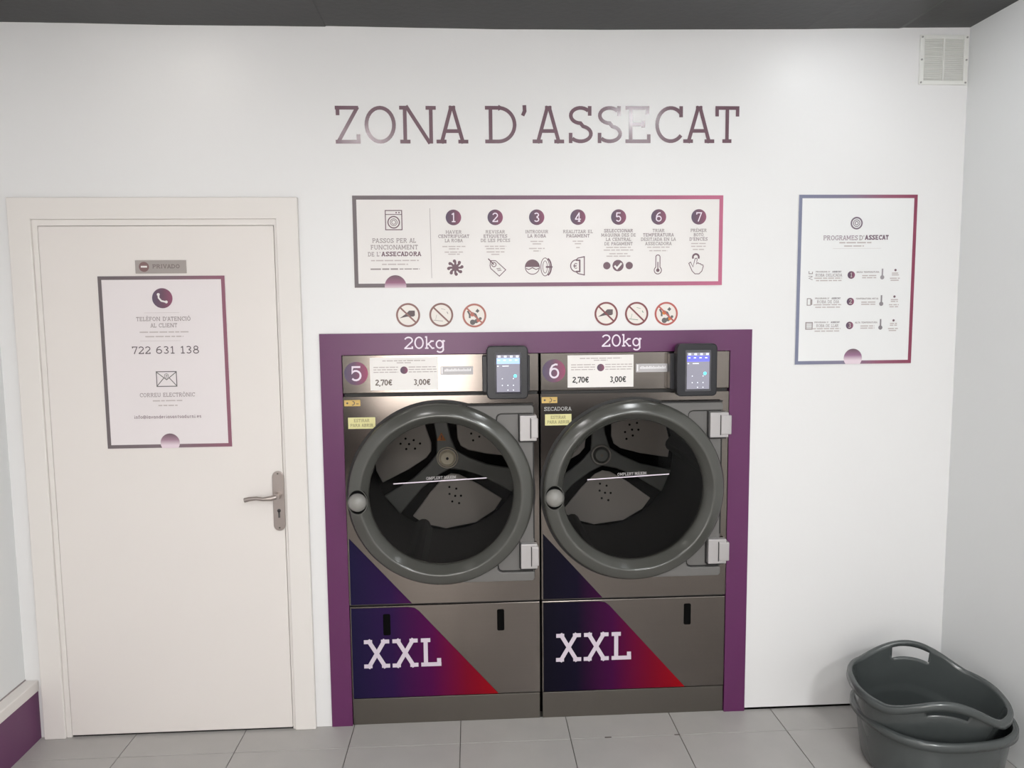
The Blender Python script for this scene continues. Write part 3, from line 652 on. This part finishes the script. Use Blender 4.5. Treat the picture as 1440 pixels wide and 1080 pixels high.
def make_dryer(x0, x1, cx, num, right):
    cz = .950; W_ = x1-x0
    lab = 'stainless steel dryer badged %s, the %s of the pair in the purple surround%s' % (num, 'right-hand' if right else 'left-hand', '')
    t = thing('tumble_dryer', ((x0+x1)/2, .4, 0), lab, 'dryer', 'built-in tumble dryers')
    sg = 1 if right else 0
    build('cabinet', MB().box(x0+.004, x0+.012, .012, .88, 0, 1.49).box(x1-.012, x1-.004, .012, .88, 0, 1.49).box(x0+.012, x1-.012, .012, .88, 1.48, 1.49).box(x0+.012, x1-.012, .86, .88, .0, 1.48).box(x0+.012, x1-.012, .02, .86, 0, .01).box(x0+.012, x1-.012, .012, .03, 1.338, 1.350).box(x0+.012, x1-.012, .012, .03, .488, .505), BODY, t)
    build('control_panel', MB().box(x0, x1, .0, .012, 1.352, 1.500), STEEL, t, bevel=.002)
    build('front_panel', panel_hole(MB(), x0, x1, .502, 1.338, cx, cz, .300, 0, .012), STEEL, t)
    build('service_panel', MB().box(x0, x1, 0, .012, .112, .494), STEEL, t, bevel=.002)
    build('kick_plate', MB().box(x0+.002, x1-.002, .002, .014, 0, .108), STEELD, t, bevel=.001)
    # vertical recessed grips of the service panel
    gx = [x1-.157] if right else [cx-.229, cx+.228]
    for q, g_ in enumerate(gx):
        gz = .423 if (right or q == 1) else .418
        build('grip_slot', MB().prism(rrect(g_-.0145, g_+.0145, gz-.044, gz+.044, .006), -.0025, .0), BLACK, t, bevel=.001)
    # drum
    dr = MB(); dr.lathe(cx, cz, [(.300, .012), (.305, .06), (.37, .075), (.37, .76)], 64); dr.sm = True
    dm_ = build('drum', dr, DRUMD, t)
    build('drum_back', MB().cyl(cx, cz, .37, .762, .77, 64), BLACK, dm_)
    a0 = 97 if right else 100
    for k in range(3):
        a1 = radians(a0+60-120*k)
        pts = []
        rr = [(.105, -22), (.20, -37), (.345, -41), (.358, -30), (.362, -12), (.362, 12), (.358, 30), (.345, 41), (.20, 37), (.105, 22), (.085, 0)]
        pts = [(cx+r_*cos(a1+radians(b_)), cz+r_*sin(a1+radians(b_))) for r_, b_ in rr]
        pn = build('perforated_plate', MB().prism(pts, .748, .758), DRUM, dm_, bevel=.004)
        ho = MB()
        for (u_, v_) in ((.15, -.02), (.165, .012), (.185, -.026), (.20, .0), (.205, .028), (.225, -.02), (.24, .012)):
            ho.cyl(cx+u_*cos(a1)-v_*sin(a1), cz+u_*sin(a1)+v_*cos(a1), .0055, .7455, .749, 12)
        tag(build('perforation', ho, BLACK, dm_), kind='stuff')
        a2 = radians(a0-120*k); c_, s_ = cos(a2), sin(a2)
        arm = [(0, -.055), (.10, -.036), (.20, -.034), (.36, -.060), (.36, .060), (.20, .034), (.10, .036), (0, .055)]
        build('drum_spoke', MB().prism([(cx+p*c_-q*s_, cz+p*s_+q*c_) for p, q in arm], .728-.0004*k, .742), SPID, dm_, bevel=.006)
        a3 = radians(a0+30-120*k); 
        lp = [(.368, -.050), (.335, -.018), (.330, .0), (.335, .018), (.368, .050)]
        c_, s_ = cos(a3), sin(a3)
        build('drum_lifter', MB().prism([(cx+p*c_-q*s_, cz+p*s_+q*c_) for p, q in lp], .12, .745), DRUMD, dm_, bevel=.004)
    hb = build('hub_cap', MB().lathe(cx, cz, [(.001, .706), (.030, .706), (.036, .712), (.040, .722), (.052, .724), (.056, .735)], 40), SPID if right else CREAM, dm_, smooth=True)
    build('hub_screw', MB().cyl(cx, cz, .007, .7035, .706, 16), DARKM if not right else STEELD, dm_)
    build('hub_rim', MB().lathe(cx, cz, [(.042, .722), (.044, .714), (.048, .714), (.050, .724)], 40), DRUM, dm_, smooth=True)
    ws = MB(); wx_, wz_ = (cx+.035, cz+.21) if right else (cx-.028, cz+.105)
    ws.flat([(wx_-.022, wz_-.018), (wx_+.022, wz_-.018), (wx_, wz_+.022)], .722 if not right else .744)
    build('warning_sticker', ws, ORGD, dm_)
    wm = MB(); y_ = (.722 if not right else .744)-.0012
    wm.line([(wx_, wz_+.008), (wx_, wz_-.005)], .005, y_); wm.disc(wx_, wz_-.011, .003, y_, 10); build('warning_mark', wm, INKD, dm_)
    # door: grey ring, dark ring painting its shadow outline, glass, knob
    build('door_shadow_ring', MB().lathe(cx, cz, [(.372, -.001), (.372, -.006), (.352, -.010), (.30, -.004), (.30, .0)], 96), DARKM, t, smooth=True)
    prof = [(.352, -.006), (.3610, -.010), (.3635, -.022), (.3615, -.034), (.356, -.042), (.350, -.0455), (.335, -.0540), (.3205, -.0605), (.3165, -.0615), (.3125, -.0600), (.309, -.0560), (.297, -.040), (.287, -.028), (.2835, -.020), (.2835, -.006)]
    dd = build('door', MB().lathe(cx, cz, prof, 128), RING, t, origin=(cx, 0, cz), smooth=True)
    build('glass', MB().disc(cx, cz, .2835, -.018, 96), GLASS, dd)
    kx, kz = cx-.3215, cz-.014
    build('knob_recess', MB().prism([(kx+.0365*cos(2*pi*q/40), kz+.0475*sin(2*pi*q/40)) for q in range(40)], -.0625, -.040), BLACK, dd, bevel=.0015)
    build('recess_rim', MB().ring(kx, kz, .0375, .0035, -.0628, 40, rz=.0488), RING, dd)
    build('knob', MB().lathe(kx, kz, [(.0005, -.092), (.014, -.0905), (.025, -.085), (.033, -.076), (.0362, -.066), (.034, -.056)], 40), mat('knob_grey', (134, 132, 128), .35), dd, smooth=True)
    fl = MB(); xl = (cx-.187, cx+.178) if not right else (cx-.186, cx+.143)
    fl.line([(xl[0], 1.0005-.0045), (xl[1], 1.0120)], .0042, -.0206); build('fill_line', fl, WHITEP, dd)
    fx = (cx-.0) if not right else cx-.007
    build('fill_lettering', text(MB(), 'OMPLERT M\u00c0XIM', fx, 1.0165, .0115, -.0206, t=.10, width=.115, tilt=.03), mat('fill_ink', (205, 200, 200), .5), dd)
    # hinge side bracket
    bx = x1-.022 if not right else x1-.030
    zt = 1.296-cz; zl = .598-cz; at = math.asin(zt/.352); al = math.asin(zl/.352)
    pl_ = MB().prism([(cx+.352*cos(al+(at-al)*q/24), cz+.352*sin(al+(at-al)*q/24)) for q in range(24, -1, -1)]+rrect(cx+.05, bx, .598, 1.296, .012, corners='0110')[1:-1], -.008, 0)
    br = build('hinge_bracket', pl_, PLAT, t, bevel=.002)
    # top and bottom rails with rounded inside corners
    for sgn, za, zb_ in ((1, 1.266, 1.298), (-1, .590, .626)):
        ct = cx+.215
        zi = za if sgn > 0 else zb_; zo = zb_ if sgn > 0 else za
        poly = [(cx+.04, zo), (bx-.008, zo), (bx, zo-sgn*.008), (bx, zi)]
        poly += [(ct+.022, zi), (ct+.010, zi-sgn*.004), (ct+.003, zi-sgn*.012), (ct, zi-sgn*.034), (cx+.04, zi-sgn*.012)]
        if sgn < 0: poly = poly
        build('rail', MB().prism(poly if sgn < 0 else poly[::-1], -.021, -.008), PLAT, br, bevel=.003)
    build('bracket_outline', MB().box(cx+.06, bx-.002, -.0235, -.008, 1.2985, 1.3040), DARKM, br)
    ct = cx+.2155
    for zi, sg_ in ((1.266, 1), (.626, -1)):
        build('bracket_outline', MB().line([(bx-.003, zi-sg_*.0025), (ct+.022, zi-sg_*.0025), (ct+.012, zi-sg_*.006), (ct+.006, zi-sg_*.014), (ct+.003, zi-sg_*.040)], .005, -.0086), DARKM, br)
    build('bracket_outline', MB().line([(bx+.0015, .600), (bx+.0015, 1.294)], .003, -.0005), DARKM, br)
    build('bracket_outline', MB().box(bx-.003, bx+.002, -.010, .0, .76, 1.15), DARKM, br)
    hx0 = bx-.055
    for hz0, hz1 in ((1.158, 1.2585), (.6435, .744)):
        h_ = build('hinge', MB().prism(rrect(hx0, x1-.011, hz0, hz1, .003), -.036, -.006), HINGE, t, origin=(hx0, 0, hz0), bevel=.003)
        build('hinge_leaf', MB().box(hx0+.043, x1-.006+(.006 if right else 0), -.040, -.008, hz0+.012, hz1-.012), HINGE, h_, bevel=.003)
        build('hinge_gap', MB().box(hx0+.040, hx0+.043, -.0375, -.030, hz0+.010, hz1-.010), DARKM, h_)
        build('hinge_gap', MB().box(hx0-.005, hx0, -.014, -.007, hz0-.004, hz1+.004), DARKM, h_)
        build('hinge_gap', MB().box(hx0-.002, x1-.016, -.022, -.007, hz0-.007, hz0-.001), DARKM, h_)
    # coloured corner wrap with XXL
    o_ = x0+.006
    stops = [(0, (24, 20, 52)), (.28, (40, 18, 62)), (.55, (74, 8, 64)), (.8, (112, 6, 34)), (1, (136, 6, 16))]
    if right: stops = [(0, (8, 7, 20)), (.25, (14, 8, 30)), (.5, (62, 6, 56)), (.8, (112, 6, 32)), (1, (138, 6, 16))]
    y_ = -.0012
    k_ = -1.131
    top = .775; xs = o_+(top-.502)/-k_
    def gm():
        m_ = grad('wrap_gradient', stops, -.38, .20, .5); m_.node_tree.nodes['Principled BSDF'].inputs['Specular IOR Level'].default_value = .1; return m_
    a_ = build('wrap_upper', MB().flat([(o_, .5035), (xs, .5035), (o_, top)], y_), gm(), t, origin=((x0+x1)/2, 0, 0))
    xe = o_+(top-.1135)/-k_
    x2 = o_+(top-.470)/-k_
    b_ = build('wrap_lower', MB().flat([(o_, .1135), (xe, .1135), (x2, .470), (x2-.018, .484), (x2-.045, .488), (o_, .488)], y_), gm(), t, origin=((x0+x1)/2, 0, 0))
    build('size_lettering', text(MB(), 'XXL', x0+.207 if not right else x0+.212, .298, .118, y_-.0012, t=.14, width=.308, gap=.10), mat('size_white', (204, 192, 204), .5), b_)
    # number badge, price card, maker's strip
    bm_ = grad('machine_badge', [(0, (92, 84, 106)), (.45, (110, 84, 104)), (1, (156, 80, 108))], -.045, .045)
    nx = x0+.053
    nb = build('number_badge', MB().cyl(nx, 1.4295, .0455, -.0015, 0, 48), bm_, t, origin=(nx, 0, 1.4295))
    dg = MB()
    if num == '5': dg.line([(nx+.017, 1.4545), (nx-.013, 1.4545), (nx-.0155, 1.431)]+[(nx-.001+.0185*cos(a), 1.4215+.0185*sin(a)) for a in [radians(130-i*27) for i in range(11)]], .0072, -.0020)
    else:
        dg.ring(nx+.001, 1.4205, .0160, .0072, -.0020, 28, rz=.0175); dg.line([(nx-.0145, 1.4215), (nx-.0135, 1.436), (nx-.006, 1.4495), (nx+.006, 1.455), (nx+.0145, 1.4535)], .0072, -.0020)
    build('digit', dg, WHITEP, nb)
    px0 = x0+.107; px1 = px0+.262
    pc = build('price_card', MB().box(px0, px1, -.0016, 0, 1.3625, 1.4895), PAPER, t, origin=(px0, 0, 1.3625))
    pr = MB(); pm_ = (px0+px1)/2
    pi_ = mat('price_ink', (60, 58, 56) if right else (112, 100, 94), .5)
    build('price_lettering', text(MB(), '2,70\u20ac', px0+.052, 1.3930, .0235, -.0022, t=.19, width=.066, gap=.06), pi_, pc); text(pr, '3,00\u20ac', px1-.062, 1.3930, .0235, -.0022, t=.19, width=.066, gap=.06)
    build('price_lettering', pr, pi_, pc)
    sm = MB(); fine(sm, pm_, 1.4770, .165, .0038, -.0022); fine(sm, pm_, 1.4690, .055, .0038, -.0022)
    for q in range(3): fine(sm, pm_-.070, 1.4520-q*.0095, .095, .0036, -.0022); fine(sm, pm_+.072, 1.4520-q*.0095, .108, .0036, -.0022)
    build('small_print', sm, INKL, pc)
    build('drum_mark', MB().disc(pm_, 1.4400, .0145, -.0022, 28), DOT('card_mark', .0145), pc, origin=(pm_, -.0022, 1.44))
    mx0 = px1+.010
    ms = build('maker_strip', MB().box(mx0, mx0+.127, -.0012, 0, 1.4195, 1.4525), mat('strip', (186, 182, 184), .4), t, origin=(mx0, 0, 1.42))
    mm = MB(); mm.line([(mx0+.006, 1.4240), (mx0+.006, 1.4500)], .005, -.0018); 
    rnd = random.Random(3)
    xq = mx0+.018
    while xq < mx0+.120:
        hh = rnd.choice((.008, .008, .011)); mm.line([(xq, 1.4365-.004), (xq, 1.4365-.004+hh)], .0035, -.0018); xq += .0052
    build('strip_print', mm, mat('strip_white', (240, 238, 240), .4), ms)
    # small labels
    ol = build('warning_label', MB().box(x0+.004, x0+.066, -.001, 0, 1.302, 1.326), ORG, t, origin=(x0, 0, 1.302))
    om = MB(); om.ring(x0+.036, 1.314, .0075, .003, -.0016, 16, a0=-1.9, a1=1.6); om.disc(x0+.016, 1.314, .004, -.0016, 12); om.line([(x0+.050, 1.311), (x0+.060, 1.311)], .003, -.0016)
    build('label_symbol', om, INKD, ol)
    yl = build('pull_label', MB().box(x0+.017, x0+.122, -.001, 0, 1.2130, 1.2575), YEL, t, origin=(x0, 0, 1.213))
    ym = text(MB(), 'ESTIRAR', x0+.0695, 1.2455, .0120, -.0016, t=.15, width=.060); text(ym, 'PARA ABRIR', x0+.0695, 1.2265, .0120, -.0016, t=.15, width=.088)
    build('label_lettering', ym, mat('label_ink', (140, 132, 96), .5), yl)
    if right: build('machine_lettering', text(MB(), 'SECADORA', x0+.068, 1.2790, .0150, -.0010, t=.13, width=.108), mat('pale_ink', (176, 176, 174), .5), t)
    # payment terminal
    ta = cx+.182 if not right else cx+.152
    tb = ta+.158
    zt0, zt1 = 1.330, 1.533
    tm = build('payment_terminal', MB().prism(rrect(ta, tb, zt0, zt1, .018), -.085, -.042), TERM, t, origin=(ta, -.04, zt0), bevel=.004)
    build('mount', MB().prism(rrect(ta-.016, tb+.010, zt0+.022, zt1-.038, .005), -.045, .0), TERM, tm, bevel=.003)
    sx0, sx1 = ta+.038, tb-.032; sz0, sz1 = zt0+.028, zt1-.034
    scr = mat('screen_grey', (60, 60, 66), .15, emis=(128, 126, 138), es=.8)
    build('screen', MB().prism(rrect(sx0-.006, sx1+.006, sz0-.008, sz1+.010, .003), -.0866, -.084), mat('screen_glass', (30, 26, 40), .08, coat=1), tm)
    build('screen_page', MB().flat([(sx0, sz0), (sx1, sz0), (sx1, sz1), (sx0, sz1)], -.0870), scr, tm)
    zb_ = sz1-.012-.022
    build('screen_band', MB().flat([(sx0, zb_), (sx1, zb_), (sx1, zb_+.022), (sx0, zb_+.022)], -.0874), mat('screen_blue', (40, 40, 90), .2, emis=(96, 98, 245) if right else (150, 180, 250), es=1.0), tm)
    em = mat('screen_white', (120, 120, 120), .3, emis=(205, 210, 225), es=1.0)
    si = MB(); wS = sx1-sx0
    for q in range(4): si.line([(sx0+wS*(.06+.26*q), sz1-.006), (sx0+wS*(.06+.26*q)+.010, sz1-.006)], .007, -.0878)
    si.line([(sx0+.022, zb_-.008), (sx0+.046, zb_-.008)], .003, -.0878); si.line([(sx0+.002, zb_-.008), (sx0+.008, zb_-.008)], .004, -.0878)
    for (u_, v_) in ((.24, .36), (.72, .36), (.24, .18), (.48, .18), (.72, .18), (.48, .05), (.72, .05)): si.disc(sx0+wS*u_, sz0+(sz1-sz0)*v_, .0022, -.0878, 8)
    for q in range(4): si.line([(sx0+.004+q*.022, zb_+.014), (sx0+.013+q*.022, zb_+.014)], .004, -.0878)
    build('screen_symbols', si, em, tm)
    build('screen_cursor', MB().disc(sx0+wS*.80, sz0+(sz1-sz0)*.43, .0058, -.0882, 20), mat('screen_cyan', (20, 120, 160), .3, emis=(70, 225, 255), es=2.2), tm)
    return t
make_dryer(-.4855, .2765, -.1105, '5', False)
make_dryer(.2845, 1.0395, .6525, '6', True)

# ---------------------------------------------------------------- laundry tubs
def tub(name, loc, a, b, h, taper, wave, rot, tilt, label, slots, lip=.016, ledge=.018):
    NU = 160; prof = []
    # (radius factor, height fraction)
    prof += [(0.02, 0.0), (.35, 0.0), (taper-.06, 0.0), (taper-.02, .012), (taper, .05)]
    for i in range(1, 25):
        q = .05+.95*i/24; prof.append((taper+(1-taper)*(q**.85)-(ledge if q < .52 else 0), q))
    hv = [p[1] for p in prof]
    vs = []; fs = []
    def top(th): return h+wave*max(0, cos(2*(th-pi/2)))**1.5 
    m = len(prof)
    rows = m+4
    for i in range(NU):
        th = 2*pi*i/NU; ct, st = cos(th), sin(th); H = top(th)
        e = 1/((abs(ct)**2.4+abs(st)**2.4)**(1/2.4))
        for rf, hf in prof:
            zz = h*hf+(H-h)*max(0, (hf-.10)/.90)**1.2
            vs.append((a*rf*ct*e, b*rf*st*e, zz))
        for dr_, dz_ in ((lip*.35, .003), (lip*.9, .001), (lip*1.12, -.006), (lip*1.15, -.026)):
            vs.append(((a+dr_)*ct*e, (b+dr_)*st*e, H+dz_))
    for i in range(NU):
        i2 = (i+1) % NU; th = 2*pi*(i+.5)/NU
        for j in range(rows-1):
            if j < m-1 and .83 < (hv[j]+hv[j+1])/2 < .945 and any(abs((th-s_+pi) % (2*pi)-pi) < .27 for s_ in slots): continue
            fs.append((i*rows+j, i2*rows+j, i2*rows+j+1, i*rows+j+1))
    me = bpy.data.meshes.new(name); me.from_pydata(vs, [], fs)
    bm = bmesh.new(); bm.from_mesh(me); bmesh.ops.contextual_create(bm, geom=[v_ for v_ in bm.verts if v_.index % rows == 0]); bm.to_mesh(me); bm.free()
    me.materials.append(BINM); me.shade_smooth()
    o = bpy.data.objects.new(name, me); COL.objects.link(o)
    so = o.modifiers.new('thickness', 'SOLIDIFY'); so.thickness = .003; so.offset = 1
    o.location = loc; o.rotation_euler = (radians(tilt[0]), radians(tilt[1]), radians(rot))
    return tag(o, label, 'tub', 'stacked laundry tubs')
from mathutils import Euler
def seat(x, y, z, h, rx, ry, rz):
    return Vector((x, y, z))-Euler((radians(rx), radians(ry), radians(rz))).to_matrix() @ Vector((0, 0, h))
tub('laundry_tub', (1.657, -.42, .004), .243, .220, .214, .88, .004, 4.8, (0, 0), 'lower grey plastic laundry tub, standing on the floor in the right corner', [], ledge=0)
tub('laundry_tub', seat(1.626, -.441, .311, .272, 6, 4.2, -12), .244, .186, .272, .70, .067, -12.1, (6, 4.2), 'upper grey plastic laundry tub with wavy rim and handle slots, tilted in the lower tub', [pi/2, -pi/2])
